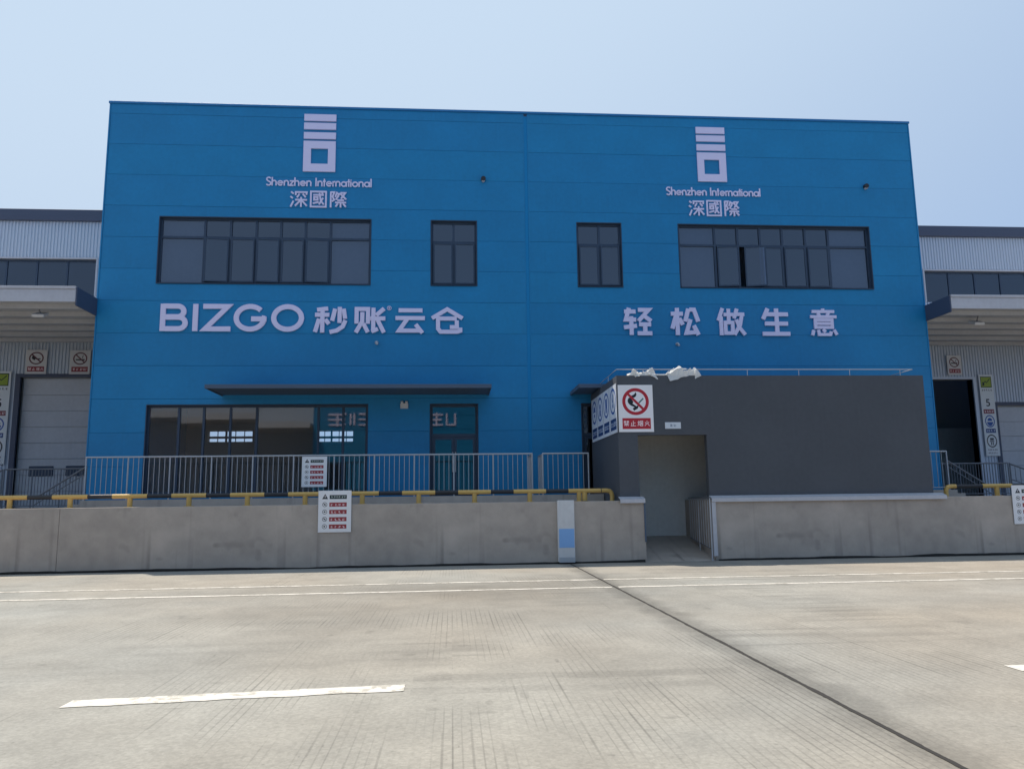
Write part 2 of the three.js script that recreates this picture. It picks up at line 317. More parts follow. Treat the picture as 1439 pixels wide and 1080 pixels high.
// ------------------------------------------------------------------ loading dock
const DH = 1.53;
const dock = thing('loading_dock', 'long grey concrete loading dock wall with an entrance gap', 'loading dock');
{
  const seg = (x0, x1, z1 = -30) => mesh('wall_segment', rb(x0, x1, -0.06, DH, z1, 0, 0.012), M.dock, dock);
  let xs = [-46, -38, -31, -24, -16.4, -9.35, 4.88];
  for (let i = 0; i < xs.length - 1; i++) seg(xs[i] + 0.003, xs[i + 1] - (i < xs.length - 2 ? 0.003 : 0), xs[i] >= -11 ? -4.05 : -8.45);
  xs = [6.66, 15.5, 24, 33, 40, 48];
  for (let i = 0; i < xs.length - 1; i++) seg(xs[i] + (i ? 0.003 : 0), xs[i + 1] - 0.003, xs[i] < 15 ? -4.05 : -8.45);
  // thin near-black strip where the wall meets the yard, uneven along its top
  for (const [a, b] of [[-46, 4.84], [6.72, 48]]) {
    const n = Math.round((b - a) / 0.18), sh = new THREE.Shape(); sh.moveTo(a, -0.03); sh.lineTo(b, -0.03);
    for (let i = n; i >= 0; i--) { const x = a + (b - a) * i / n; sh.lineTo(x, 0.012 + 0.05 * noise(x * 0.8 + 99, 3.3, 4096, 61) + 0.02 * noise(x * 4 + 400, 1.3, 4096, 62)); }
    mesh('base_strip', slab(sh, 0.001, 0.012), M.tar, dock);
  }
  // floor infill beside the office and raised strip in front of it
  mesh('floor_infill', bx(-10.58, -9.5, 1.40, DH - 0.004, -8.4, -4.06), M.dock, dock);
  mesh('raised_strip', rb(-9.89, 4.27, DH - 0.02, 1.72, -4.0, -2.16, 0.01), M.dock, dock);
  mesh('raised_strip', rb(12.67, 14.69, DH - 0.02, 1.72, -4.0, -2.16, 0.01), M.dock, dock);
  for (const s of [0, 1]) for (let k = 0; k < 1; k++) mesh('step', s ? rb(14.70, 15.02, DH - 0.02, 1.62, -3.6, -2.3, 0.008) : rb(-10.22, -9.90, DH - 0.02, 1.62, -3.6, -2.3, 0.008), M.dock, dock);
}

// ------------------------------------------------------------------ office block
const XL = -10.6, XR = 15.4, TOP = 14.09, ZF = -4.0, CXB = 2.4;
const mir = ([a, b, c, d]) => [2 * CXB - b, 2 * CXB - a, c, d];
const openBigU = [-8.95, -2.50, 8.22, 10.36], openSmU = [-0.65, 0.81, 8.22, 10.36], openLow = [-9.02, -2.52, 1.86, 4.52], openDoor = [-0.66, 0.81, 1.724, 4.52];
const opens = [openBigU, openSmU, openLow, openDoor]; opens.push(...opens.map(mir));
const office = thing('office_building', 'two storey bright blue panelled office block with dark windows and white wall signs', 'building');
{
  // wall behind the panels, with the openings through it
  mesh('wall', slab(wallShape(XL + 0.02, XR - 0.02, 1.3, TOP - 0.15, opens.map(o => [o[0], o[1], o[2], o[3]])), ZF - 0.30, ZF - 0.026), M.core, office);
  // horizontal cladding panels, one metre high, left and right of the middle seam
  const rows = []; for (let k = 1; k < 14; k++) rows.push([k + 0.69, Math.min(k + 1.69, TOP - 0.076)]); 
  for (const [x0, x1] of [[XL, CXB - 0.07], [CXB + 0.07, XR]]) for (const [ya, yb] of rows) {
    const y0 = Math.max(ya, 1.735) + 0.003, y1 = yb - 0.003;
    const os = opens.filter(o => o[1] > x0 && o[0] < x1 && o[3] > y0 && o[2] < y1);
    const cuts = [x0, x1]; for (const o of os) cuts.push(Math.max(x0, o[0] - 0.004), Math.min(x1, o[1] + 0.004)); cuts.sort((a, b) => a - b);
    let run = [];
    const flush = () => { if (!run.length) return; const p = []; for (const [a, b, l] of run) p.push([a, l], [b, l]); for (const [a, b, , h] of run.slice().reverse()) p.push([b, h], [a, h]);
      const q = p.filter((v, i) => { const w = p[(i + p.length - 1) % p.length]; return Math.hypot(v[0] - w[0], v[1] - w[1]) > 1e-6; });
      const g = new THREE.ExtrudeGeometry(new THREE.Shape(q.map(v => new THREE.Vector2(...v))), { depth: 0.014, bevelEnabled: true, bevelThickness: 0.003, bevelSize: 0.003, bevelOffset: -0.003, bevelSegments: 1 });
      g.translate(0, 0, ZF - 0.020 + rr(-0.002, 0.002)); mesh('wall_panel', muv(g, rr(0, 9)), [M.blue, M.blueB, M.blueC][Math.floor(rnd() * 3)], office); run = []; };
    for (let i = 0; i < cuts.length - 1; i++) {
      const a = cuts[i], b = cuts[i + 1]; if (b - a < 1e-4) continue;
      const o = os.find(o => o[0] < (a + b) / 2 && o[1] > (a + b) / 2);
      let l = y0, h = y1;
      if (o) { if (o[2] <= y0 + 0.01 && o[3] >= y1 - 0.01) { flush(); continue; } if (o[2] <= y0 + 0.01) l = o[3] + 0.004; else h = o[2] - 0.004; if (h - l < 0.012) { flush(); continue; } }
      run.push([a, b, l, h]);
    }
    flush();
  }
  mesh('seam_cover', [bx(CXB - 0.078, CXB - 0.052, 1.74, TOP - 0.11, ZF - 0.0255, ZF + 0.001), bx(CXB + 0.052, CXB + 0.078, 1.74, TOP - 0.11, ZF - 0.0255, ZF + 0.001)], M.blue, office);
  mesh('corner_trim', bx(XL - 0.04, XL - 0.003, 1.54, TOP - 0.1, ZF - 0.25, ZF + 0.012), M.blue, office);
  mesh('corner_trim', bx(XR + 0.003, XR + 0.04, 1.54, TOP - 0.1, ZF - 0.25, ZF + 0.012), M.blue, office);
  mesh('parapet_cap', rb(XL - 0.07, XR + 0.07, TOP - 0.075, TOP, ZF - 0.45, ZF + 0.03, 0.01), M.blueCap, office);
  const ZB = -12.0;
  mesh('side_wall', bx(XL, XL + 0.22, 0, TOP - 0.1, ZB + 0.3, ZF - 0.305), M.blue, office);
  mesh('side_wall', bx(XR - 0.22, XR, 0, TOP - 0.1, ZB + 0.3, ZF - 0.305), M.blue, office);
  // back wall with two ribbon windows that show the daylight behind
  const bw = [[-9.56, -7.84, 3.99, 4.46], [-5.34, -3.92, 3.97, 4.44]];
  mesh('back_wall', slab(wallShape(XL, XR, 0, TOP - 0.1, bw), ZB, ZB + 0.295), M.inner, office);
  for (const [a, b, c, d] of bw) {
    const w = part('back_window', office), f = [bx(a, b, c, c + 0.03, ZB + 0.1, ZB + 0.15), bx(a, b, d - 0.03, d, ZB + 0.1, ZB + 0.15), bx(a, b, c + 0.155, c + 0.245, ZB + 0.1, ZB + 0.15)];
    const n = 5; for (let i = 0; i <= n; i++) { const x = a + (b - a) * i / n; f.push(bx(x - 0.013, x + 0.013, c + 0.031, c + 0.154, ZB + 0.101, ZB + 0.149), bx(x - 0.013, x + 0.013, c + 0.246, d - 0.031, ZB + 0.101, ZB + 0.149)); }
    f.push(bx(a + 0.37 * (b - a), a + 0.42 * (b - a), c + 0.031, d - 0.031, ZB + 0.152, ZB + 0.17));
    mesh('frame', f, M.frame, w);
    for (const [y0, y1] of [[c + 0.03, c + 0.155], [c + 0.245, d - 0.03]]) { const p = mesh('pane', new THREE.PlaneGeometry(b - a, y1 - y0), M.paneClear, w); p.position.set((a + b) / 2, (y0 + y1) / 2, ZB + 0.125); }
  }
  mesh('floor', bx(XL + 0.22, XR - 0.22, 1.5, 1.715, ZB + 0.3, ZF - 0.31), M.floorTile, office);
  mesh('floor', bx(XL + 0.22, XR - 0.22, 6.0, 6.3, ZB + 0.3, ZF - 0.31), M.inner, office);
  mesh('ceiling', bx(XL + 0.22, XR - 0.22, 11.2, 11.35, ZB + 0.3, ZF - 0.31), M.inner, office);
  mesh('roof', bx(XL + 0.22, XR - 0.22, 13.2, 13.4, ZB + 0.3, ZF - 0.31), M.inner, office);
  mesh('partition', bx(-1.6, -1.45, 1.72, 5.99, ZB + 0.31, ZF - 0.32), M.inner, office);
  mesh('partition', bx(6.2, 6.35, 1.72, 5.99, ZB + 0.31, ZF - 0.32), M.inner, office);
  mesh('partition', bx(XL + 0.23, XR - 0.23, 6.31, 11.19, -9.1, -9.0), M.inner, office);
  mesh('partition', bx(-1.6, -1.45, 6.31, 11.19, -8.99, ZF - 0.32), M.inner, office);
  mesh('partition', bx(6.2, 6.35, 6.31, 11.19, -8.99, ZF - 0.32), M.inner, office);
  // windows
  const fz0 = ZF - 0.19, fz1 = ZF - 0.12, pz = ZF - 0.155;
  function lining(o, w) { const [a, b, c, d] = o, t = 0.025, z0 = ZF - 0.302, z1 = ZF + 0.004; return mesh('lining', [bx(a, a + t, c, d, z0, z1), bx(b - t, b, c, d, z0, z1), bx(a + t, b - t, d - t, d, z0, z1), bx(a + t, b - t, c, c + t, z0, z1 + 0.03)], M.frame, w); }
  function glazing(o, mull, tr, ajar = {}, blinds = []) {
    const w = part('window', office), [a, b, c, d] = o, f = []; lining(o, w);
    const e = 0.055, t = 0.026, A = a + t, B = b - t, Cc = c + t, D = d - t;
    f.push(bx(A, B, D - e, D, fz0, fz1), bx(A, B, Cc, Cc + e, fz0, fz1), bx(A, A + e, Cc + e, D - e, fz0, fz1), bx(B - e, B, Cc + e, D - e, fz0, fz1));
    const xs = [A + e, ...mull, B - e];
    for (const m of mull) f.push(bx(m - 0.035, m + 0.035, Cc + e, D - e, fz0 + 0.002, fz1 + 0.006));
    if (tr) for (let i = 0; i < xs.length - 1; i++) f.push(bx(xs[i] + (i ? 0.035 : 0), xs[i + 1] - (i < xs.length - 2 ? 0.035 : 0), tr - 0.035, tr + 0.035, fz0 + 0.003, fz1 + 0.002));
    mesh('frame', f, M.frame, w);
    for (let i = 0; i < xs.length - 1; i++) {
      const l = xs[i] + (i ? 0.035 : 0), r = xs[i + 1] - (i < xs.length - 2 ? 0.035 : 0);
      const jit = g => { g.rotateX(rr(-0.007, 0.007)); g.rotateY(rr(-0.008, 0.008)); return g; };
      const pane = (y0, y1) => { const m = mesh('pane', jit(new THREE.PlaneGeometry(r - l, y1 - y0)), tr ? M.glass : M.glassLow, w); m.position.set((l + r) / 2, (y0 + y1) / 2, pz); };
      if (!tr) { pane(Cc + e, D - e); continue; }
      pane(tr + 0.035, D - e);
      const y0 = Cc + e, y1 = tr - 0.035;
      if (ajar[i] !== undefined) { // opening sash, hung at one side
        const [side, deg, slide] = ajar[i], W = r - l, H = y1 - y0, s = new THREE.Group(); s.name = 'sash';
        const k = 0.045, dir = side > 0 ? -1 : 1; // side>0: hinge right
        const geo = [bx(0, W * 1, 0, k, 0, 0.04), bx(0, W, H - k, H, 0, 0.04), bx(0, k, k, H - k, 0, 0.04), bx(W - k, W, k, H - k, 0, 0.04)];
        const gp = new THREE.PlaneGeometry(W - 2 * k, H - 2 * k); gp.translate(W / 2, H / 2, 0.02);
        const gs = merge(geo); if (dir < 0) { gs.translate(-W, 0, 0); gp.translate(-W, 0, 0); }
        const px = dir > 0 ? l + slide : r - slide, R = new THREE.Matrix4().makeRotationY(-dir * deg * Math.PI / 180).setPosition(px, y0, fz1 + 0.012);
        gs.applyMatrix4(R); gp.applyMatrix4(R);
        mesh('sash', gs, M.frame, w); mesh('pane', gp, M.glass, w);
      } else pane(y0, y1);
      if (blinds.includes(i)) mesh('blind', bx(l - 0.02, r + 0.02, y0 + rr(0, 0.1), D - 0.05, fz0 - 0.075, fz0 - 0.07), M.blind, w);
    }
  }
  const mullU = [-7.60, -6.82, -6.04, -5.29, -4.54, -3.77];
  glazing(openBigU, mullU, 9.73, { 1: [1, 7, 0.0], 3: [1, 6, 0], 5: [1, 6.5, 0], 2: [1, 0.4, 0], 4: [1, 0.4, 0] }, [0, 6]);
  glazing(mir(openBigU), mullU.map(x => 2 * CXB - x - 0.03).reverse(), 9.68, { 1: [-1, 7, 0.02], 2: [-1, 13, 0.16], 3: [-1, 0.4, 0], 4: [-1, 0.4, 0], 5: [-1, 0.4, 0] }, [0, 6]);
  glazing(openSmU, [0.07], 9.67, { 0: [1, 0.4, 0], 1: [-1, 0.4, 0] });
  glazing(mir(openSmU), [4.73], 9.65, { 0: [1, 0.4, 0], 1: [-1, 0.4, 0] });
  glazing(openLow, [-8.10, -7.38, -6.60, -5.83, -4.01, -3.27], 0);
  glazing(mir(openLow), [8.08, 8.82, 10.63, 11.4, 12.2, 12.9], 0);
  // glazed double doors
  for (const o of [openDoor, mir(openDoor)]) {
    const d = part('door', office), [a, b, c, e] = o, t = 0.026, A = a + t, B = b - t, D = e - t, tr = 3.56, mid = (A + B) / 2; lining(o, d);
    mesh('frame', [bx(A, B, D - 0.06, D, fz0, fz1), bx(A, A + 0.06, c + 0.03, D - 0.06, fz0, fz1), bx(B - 0.06, B, c + 0.03, D - 0.06, fz0, fz1), bx(A + 0.06, B - 0.06, tr - 0.05, tr + 0.05, fz0, fz1)], M.frame, d);
    const q = mesh('pane', new THREE.PlaneGeometry(B - A - 0.12, D - 0.06 - tr - 0.05), M.glass, d); q.position.set(mid, (D - 0.06 + tr + 0.05) / 2, pz);
    for (const s of [-1, 1]) {
      const l = s < 0 ? A + 0.065 : mid + 0.004, r = s < 0 ? mid - 0.004 : B - 0.065, y0 = c + 0.03, y1 = tr - 0.055, k = 0.075;
      mesh('leaf', [bx(l, r, y0, y0 + 0.16, fz0 + 0.01, fz1 - 0.005), bx(l, r, y1 - k, y1, fz0 + 0.01, fz1 - 0.005), bx(l, l + k, y0 + 0.16, y1 - k, fz0 + 0.01, fz1 - 0.005), bx(r - k, r, y0 + 0.16, y1 - k, fz0 + 0.01, fz1 - 0.005)], M.frame, d);
      const p = mesh('pane', new THREE.PlaneGeometry(r - l - 2 * k, y1 - y0 - 0.16 - k), M.glass, d); p.position.set((l + r) / 2, (y0 + 0.16 + y1 - k) / 2, pz);
      const hx = s < 0 ? r - 0.04 : l + 0.04; mesh('handle', [rod([hx, 2.45, fz1 + 0.045], [hx, 3.05, fz1 + 0.045], 0.014), rod([hx, 2.5, fz1 - 0.01], [hx, 2.5, fz1 + 0.045], 0.009), rod([hx, 3.0, fz1 - 0.01], [hx, 3.0, fz1 + 0.045], 0.009)], M.steel, d);
    }
  }
  // flat canopies over the doors
  for (const s of [0, 1]) {
    const c = part('canopy', office), m = x => s ? 2 * CXB - x : x, B = (a, b, ...k) => bx(Math.min(m(a), m(b)), Math.max(m(a), m(b)), ...k);
    mesh('deck', B(-6.81, 1.10, 4.80, 4.86, ZF + 0.004, -2.40), M.canopyGrey, c);
    mesh('fascia', [B(-6.85, 1.14, 4.765, 4.875, -2.398, -2.35), B(-6.85, -6.812, 4.765, 4.875, ZF + 0.004, -2.40), B(1.102, 1.14, 4.765, 4.875, ZF + 0.004, -2.40)], M.canopyGrey, c);
  }
}
// small fittings on the facade
function fitting(name, label, cat, x, y, geo, mat, group) { const t = thing(name, label, cat, [x, y, ZF], group); for (const [n, g, m] of geo) mesh(n, g, m || mat, t); return t; }
for (const [x, y, l] of [[1.02, 11.74, 'small dark round fitting on the blue wall near the seam, above the small windows'], [13.73, 11.74, 'small dark round fitting on the blue wall near the corner beside the slogan logo']])
  fitting('wall_spotlight', l, 'spotlight', x, y, [['body', rod([0, 0, 0], [0, -0.01, 0.12], 0.075, 14), M.black], ['rim', rod([0, -0.055, 0.004], [0, -0.06, 0.10], 0.05, 12), M.fascia]]);
for (const [x, y, l] of [[-2.29, 6.38, 'tiny curved pipe outlet under the left wall lettering'], [7.11, 6.36, 'tiny curved pipe outlet under the five character slogan']])
  fitting('pipe_elbow', l, 'pipe', x, y, [['elbow', tube([[0, 0.03, 0], [0, 0.04, 0.06], [0.02, 0.0, 0.10], [0.03, -0.05, 0.10]], 0.032, 10, 16), M.rail], ['collar', rod([0, 0.03, 0], [0, 0.03, 0.015], 0.055, 14), M.rail]]);
fitting('emergency_lamp', 'small white twin head emergency lamp on wall beside the glass door', 'lamp', -1.43, 4.47, [['box', rb(-0.12, 0.12, -0.10, 0.06, 0, 0.07, 0.01), M.white], ['head', rod([-0.06, 0.06, 0.035], [-0.075, 0.12, 0.07], 0.04, 12), M.white], ['head', rod([0.06, 0.06, 0.035], [0.075, 0.12, 0.07], 0.04, 12), M.white]]);

// ------------------------------------------------------------------ wall signs
const ZS = ZF + 0.004;
function emblem(cx, y0, y1, s, parent) {
  const w = 0.5 * s, h = y1 - y0, Y = t => y0 + h * t;
  for (const [a, b] of [[0.882, 1.0], [0.735, 0.848], [0.568, 0.682]]) mesh('bar', bx(cx - w, cx + w, Y(a), Y(b), ZS, ZS + 0.045), M.letter, parent);
  const q = wallShape(cx - w, cx + w, Y(0), Y(0.53), [[cx - w * 0.53, cx + w * 0.53, Y(0.135), Y(0.40)]]); mesh('square', slab(q, ZS, ZS + 0.045), M.letter, parent);
}
function companySign(cx, dy, s, label) {
  const t = thing('company_sign', label, 'sign', [0, 0, 0], 'company emblems on the blue wall');
  emblem(cx, 11.88 + dy, 13.80 + dy * 1.4, s, t);
  lineOf('Shenzhen International', cx - 1.63 * s, cx + 1.66 * s, 11.40 + dy, 0.275, 0.042, t, ZS);
  ['shen', 'guo', 'ji'].forEach((k, i) => glyph(k, cx - 0.87 * s + i * 0.605 * s, cx - 0.87 * s + i * 0.605 * s + 0.53 * s, 10.70 + dy, 11.25 + dy, 0.052, t, ZS, 0.03));
}
companySign(-4.15, 0, 1, 'white bar and square emblem with company name above the wide window, over the latin lettering');
companySign(8.53, -0.08, 0.965, 'white bar and square emblem with company name above the five character slogan');
{
  const t = thing('brand_sign', 'big white latin brand name and four characters on the blue wall', 'sign');
  for (const [k, a, b] of [['B', -8.74, -7.93], ['I', -7.86, -7.57], ['Z', -7.52, -6.66], ['G', -6.59, -5.58], ['O', -5.48, -4.48]])
    glyph(k, a, b, 6.74, 7.58, 0.152, t, ZS, 0.05, 'letter');
  for (const [k, a, b] of [['miao', -4.20, -3.22], ['zhang', -2.98, -2.02], ['yun', -1.74, -0.80], ['cang', -0.62, 0.36]]) glyph(k, a, b, 6.70, 7.52, 0.125, t, ZS, 0.05);
  mesh('registered_mark', strokesGeo([ring(50, 50, 46, 46, 20), [[38, 75], [38, 28], ...arc(52, 40, 13, 12, -90, 90, 6), [38, 52]], [[50, 52], [66, 75]]], 0.016, ([a, b]) => [-1.98 + a * 0.0013, 7.56 - b * 0.0013], 0.02, ZS), M.letter, t);
  const u = thing('slogan_sign', 'five big white spaced characters forming a slogan on the blue wall', 'sign');
  for (const [k, a, b] of [['qing', 5.40, 6.31], ['song', 6.93, 7.83], ['zuo', 8.43, 9.33], ['sheng', 9.88, 10.81], ['yi', 11.49, 12.38]]) glyph(k, a, b, 6.66, 7.56, k === 'yi' ? 0.098 : k === 'zuo' ? 0.115 : 0.13, u, ZS, 0.05);
}

// ------------------------------------------------------------------ entrance kiosk in front of the office
const KX0 = 4.29, KX1 = 12.66, KY1 = 4.76, KZ = -0.15;
const kiosk = thing('entrance_kiosk', 'flat roofed dark grey entrance box with an open doorway beside the loading dock', 'kiosk');
{
  const D0 = 4.80, D1 = 6.62, DT = 3.20;
  const s = new THREE.Shape([[KX0, 1.535], [D0, 1.535], [D0, DT], [D1, DT], [D1, 1.535], [KX1, 1.535], [KX1, KY1], [KX0, KY1]].map(p => new THREE.Vector2(...p)));
  mesh('front_wall', slab(s, KZ - 0.2, KZ), M.kiosk, kiosk);
  mesh('side_wall', bx(KX0, KX0 + 0.2, 1.535, KY1, ZF + 0.05, KZ - 0.202), M.kiosk, kiosk);
  mesh('side_wall', bx(KX1 - 0.2, KX1, 1.535, KY1, ZF + 0.05, KZ - 0.202), M.kiosk, kiosk);
  mesh('roof', bx(KX0 + 0.2, KX1 - 0.2, KY1 - 0.22, KY1 - 0.1, ZF + 0.05, KZ - 0.202), M.kiosk, kiosk);
  // passage through the dock: sloping floor, side walls, back wall
  const r = new THREE.Shape([[0, -0.05], [2.5, -0.05], [2.5, 0.54], [0.35, 0.08], [0, 0.012]].map(p => new THREE.Vector2(...p)));
  const rg = new THREE.ExtrudeGeometry(r, { depth: 1.776, bevelEnabled: false }); rg.rotateY(Math.PI / 2); rg.translate(4.882, 0, 0); mesh('ramp', muv(rg), M.dock, kiosk);
  mesh('back_wall', bx(4.49, 8.3, 0.3, KY1 - 0.23, -2.6, -2.45), M.kioskIn, kiosk);
  mesh('passage_wall', bx(8.12, 8.3, 1.54, KY1 - 0.23, -2.448, KZ - 0.21), M.kioskIn, kiosk);
  // white metal flashing over the dock edge
  const fl = (x0, x1, m) => { const p = new THREE.Shape([[0.16, DH + 0.10], [0.145, DH + 0.10], [-0.06, DH + 0.035], [-0.06, DH - 0.06], [-0.045, DH - 0.06], [-0.045, DH + 0.022], [0.16, DH + 0.085]].map(q => new THREE.Vector2(...q))); const g = new THREE.ExtrudeGeometry(p, { depth: x1 - x0, bevelEnabled: false }); g.rotateY(Math.PI / 2); g.translate(x0, 0, 0.008); return mesh('flashing', muv(g), M.fascia, kiosk); };
  fl(6.60, 12.88); fl(4.24, 4.88);
  mesh('edge_trim', bx(6.60, 6.70, 0.12, DH - 0.065, 0.003, 0.05), M.fascia, kiosk);
  mesh('edge_trim', bx(4.85, 4.888, 0.5, DH - 0.065, 0.003, 0.02), M.canopyGrey, kiosk);
}
{ // vertical bars inside the passage
  const t = thing('passage_railing', 'short metal bar railing on the right inside the kiosk passage', 'railing', [6.56, 0, 0]);
  for (let i = 0; i <= 9; i++) { const z = 0.02 - i * 0.19, y = 0.30 - z * 0.115; mesh(i % 5 ? 'bar' : 'post', rod([0, i % 5 ? y : 0.01 - z * 0.16, z], [0, 1.58, z], i % 5 ? 0.011 : 0.02), M.rail, t); }
  mesh('top_rail', rod([0, 1.58, 0.05], [0, 1.58, -1.75], 0.02), M.railDark, t); mesh('bottom_rail', rod([0, 0.29, 0.03], [0, 0.50, -1.73], 0.014), M.railDark, t);
}
{ // lightning strip round the kiosk roof
  const t = thing('lightning_strip', 'thin metal lightning conductor on short pins around the dark kiosk roof', 'conductor', [0, KY1, 0]);
  const x0 = KX0 + 0.02, x1 = KX1 - 0.25, z0 = KZ - 0.05, y = 0.17;
  mesh('strip', [rod([x0, y, z0], [x1, y, z0], 0.010), rod([x0, y, z0], [x0 + 0.05, y, -3.4], 0.010), rod([x1, y, z0], [x1, y, -3.4], 0.010)], M.rail, t);
  for (let i = 0; i < 6; i++) { const x = x0 + 0.7 + i * 1.41; mesh('pin', rod([x, -0.004, z0], [x, y, z0], 0.008), M.rail, t); }
  for (const x of [x0 + 0.02, x1]) for (const z of [-1.4, -2.8]) mesh('pin', rod([x, -0.004, z], [x, y, z], 0.008), M.rail, t);
}
// crumpled plastic sheets left on the kiosk roof
function crumple(name, label, x0, x1, z0, z1, h, sd) {
  const n = 56, g = new THREE.PlaneGeometry(1, 1, n, n); g.rotateX(-Math.PI / 2);
  const p = g.attributes.position;
  for (let i = 0; i < p.count; i++) {
    const u = p.getX(i) + 0.5, v = p.getZ(i) + 0.5, e = Math.min(u, 1 - u, v, 1 - v);
    const a = noise(u * 5, v * 5, 64, sd), b = noise(u * 16, v * 16, 64, sd + 1), c = Math.abs(noise(u * 11 + v * 3, v * 9, 64, sd + 2) - 0.5) * 2;
    const lump = noise(u * 3.3, v * 2, 64, sd + 5), edge = Math.min(1, e * 9 * (0.4 + a));
    let y = 0.004 + edge * h * (0.08 + 0.75 * lump * a + 0.5 * c * b * lump);
    let z = z0 + (z1 - z0) * v + (noise(u * 6, v * 6, 64, sd + 4) - 0.5) * 0.12;
    const lip = Math.max(0, v - 0.80) / 0.2 * Math.max(0, noise(u * 4 + 9, 0.5, 64, sd + 6) - 0.35) * 2.2;   // hangs a little over the roof edge
    if (lip > 0.05) { z = Math.max(z, -0.135 + 0.03 * c); y -= lip * 0.13; } else z = Math.min(z, -0.16);
    p.setXYZ(i, x0 + (x1 - x0) * u + (a - 0.5) * 0.34 * (x1 - x0), y, z);
  }
  const q = g; q.computeVertexNormals();
  const m = mesh(name, q, M.plastic); m.position.set(0, KY1, 0); return tag(m, label, 'plastic sheet', 'plastic sheets on the kiosk roof');
}
crumple('plastic_sheet', 'crumpled white plastic sheet on the kiosk roof, above the no fire sign', 4.62, 5.30, -0.55, -0.13, 0.34, 700);
crumple('plastic_sheet', 'crumpled white plastic sheet on the kiosk roof, above the doorway', 5.58, 6.44, -0.55, -0.13, 0.30, 720);
tag(mesh('hose', tube([[5.18, KY1 + 0.06, -0.2], [5.38, KY1 + 0.025, -0.2], [5.62, KY1 + 0.03, -0.21], [5.78, KY1 + 0.07, -0.22], [5.86, KY1 + 0.16, -0.24], [6.0, KY1 + 0.19, -0.25], [6.2, KY1 + 0.19, -0.26]], 0.018, 8, 40), M.plastic), 'thin white hose linking the two plastic sheets on the kiosk roof', 'hose');

// ------------------------------------------------------------------ yellow and black guard rails
function guard(label, xs, bent0, bent1, x0, x1) {
  const t = thing('guard_rail', label, 'guard rail', [0, DH, -0.65], 'striped guard rails on the dock edge'), y = 0.268, r = 0.058;
  for (const x of xs) { mesh('post', rod([x, -0.004, 0], [x, y - 0.03, 0], 0.062, 14), M.yellow, t); mesh('base_plate', rb(x - 0.10, x + 0.10, -0.002, 0.012, -0.09, 0.09, 0.004), M.yellow, t); }
  const cuts = []; for (const x of xs) cuts.push([Math.max(x0, x - 0.42), Math.min(x1, x + 0.42)]);
  let cur = x0;
  for (const [a, b] of cuts) { if (a - cur > 0.02) mesh('black_sleeve', rod([cur, y, 0], [a, y, 0], r - 0.003, 14), M.black, t); if (b > Math.max(a, cur)) mesh('yellow_sleeve', rod([Math.max(a, cur), y, 0], [b, y, 0], r, 14), M.yellow, t); cur = Math.max(cur, b); }
  if (x1 - cur > 0.02) mesh('black_sleeve', rod([cur, y, 0], [x1, y, 0], r - 0.003, 14), M.black, t);
  if (bent1) mesh('end_bend', tube([[x1, y, 0], [x1 + 0.14, y, 0], [x1 + 0.24, y - 0.03, 0], [x1 + 0.28, y - 0.12, 0], [x1 + 0.28, 0, 0]], r, 14, 30), M.yellow, t);
  if (bent0) mesh('end_bend', tube([[x0, y, 0], [x0 - 0.14, y, 0], [x0 - 0.24, y - 0.03, 0], [x0 - 0.28, y - 0.12, 0], [x0 - 0.28, 0, 0]], r, 14, 30), M.yellow, t);
}
{ const xs = []; for (let i = -5; i <= 9; i++) xs.push(-9.43 + i * 1.431); xs.push(3.31, 3.46); guard('long yellow and black striped guard rail on the dock, ending beside the kiosk', xs, false, true, -17.2, 3.90); }
guard('short yellow and black striped guard rail on the dock beyond the kiosk flashing', [14.79, 16.2, 17.6, 19.0], true, false, 13.62, 19.6);

// ------------------------------------------------------------------ grey bar railings
function railing(label, a, b, yFloor, top, posts, nb, group, opt = {}) { // straight run from a=[x,z] to b=[x,z]; opt.drop lowers the far end
  const t = thing('bar_railing', label, 'railing', [a[0], yFloor, a[1]], group), mt = opt.mat || M.rail;
  const dx = b[0] - a[0], dz = b[1] - a[1], L = Math.hypot(dx, dz), drop = opt.drop || 0;
  const at = s => [dx * s / L, -drop * s / L, dz * s / L];
  const P = (s, y) => { const q = at(s); return [q[0], q[1] + y, q[2]]; };
  const lo = opt.lo ?? 0.07;
  mesh('top_rail', rod(P(-0.01, top), P(L + 0.01, top), 0.024, 10), mt, t); mesh('bottom_rail', rod(P(0, lo), P(L, lo), 0.015), mt, t);
  const ss = []; for (let i = 0; i <= posts; i++) ss.push(L * i / posts);
  ss.forEach((s, i) => {
    mesh('post', rod(P(s, -0.002), P(s, top - 0.01), 0.021, 8), mt, t);
    if (i < posts) for (let k = 1; k <= nb; k++) { const q = s + (L / posts) * k / (nb + 1); mesh('bar', rod(P(q, lo), P(q, top - 0.01), 0.0095, 6), mt, t); }
  });
  return t;
}
railing('long light grey bar railing on the raised strip below the brand lettering', [-9.83, -2.24], [2.26, -2.24], 1.72, 1.15, 11, 7, 'bar railings on the dock');
railing('short light grey bar railing between the middle gap and the kiosk', [2.56, -2.24], [3.86, -2.24], 1.72, 1.15, 1, 8, 'bar railings on the dock');
railing('short return of bar railing running to the wall, brand lettering side of the gap', [2.26, -2.35], [2.26, -3.3], 1.72, 1.13, 1, 5, 'bar railings on the dock');
railing('short return of bar railing running to the wall, kiosk side of the gap', [2.56, -2.35], [2.56, -3.3], 1.72, 1.13, 1, 5, 'bar railings on the dock');
railing('short light grey bar railing between the kiosk and the open warehouse doorway', [12.9, -2.24], [14.5, -2.24], 1.72, 1.12, 2, 4, 'bar railings on the dock');
railing('dark railing in front of the pale shutter beside the blue corner', [-13.1, -4.4], [-10.7, -4.4], DH, 1.14, 3, 8, 'bar railings on the dock', { mat: M.railDark });
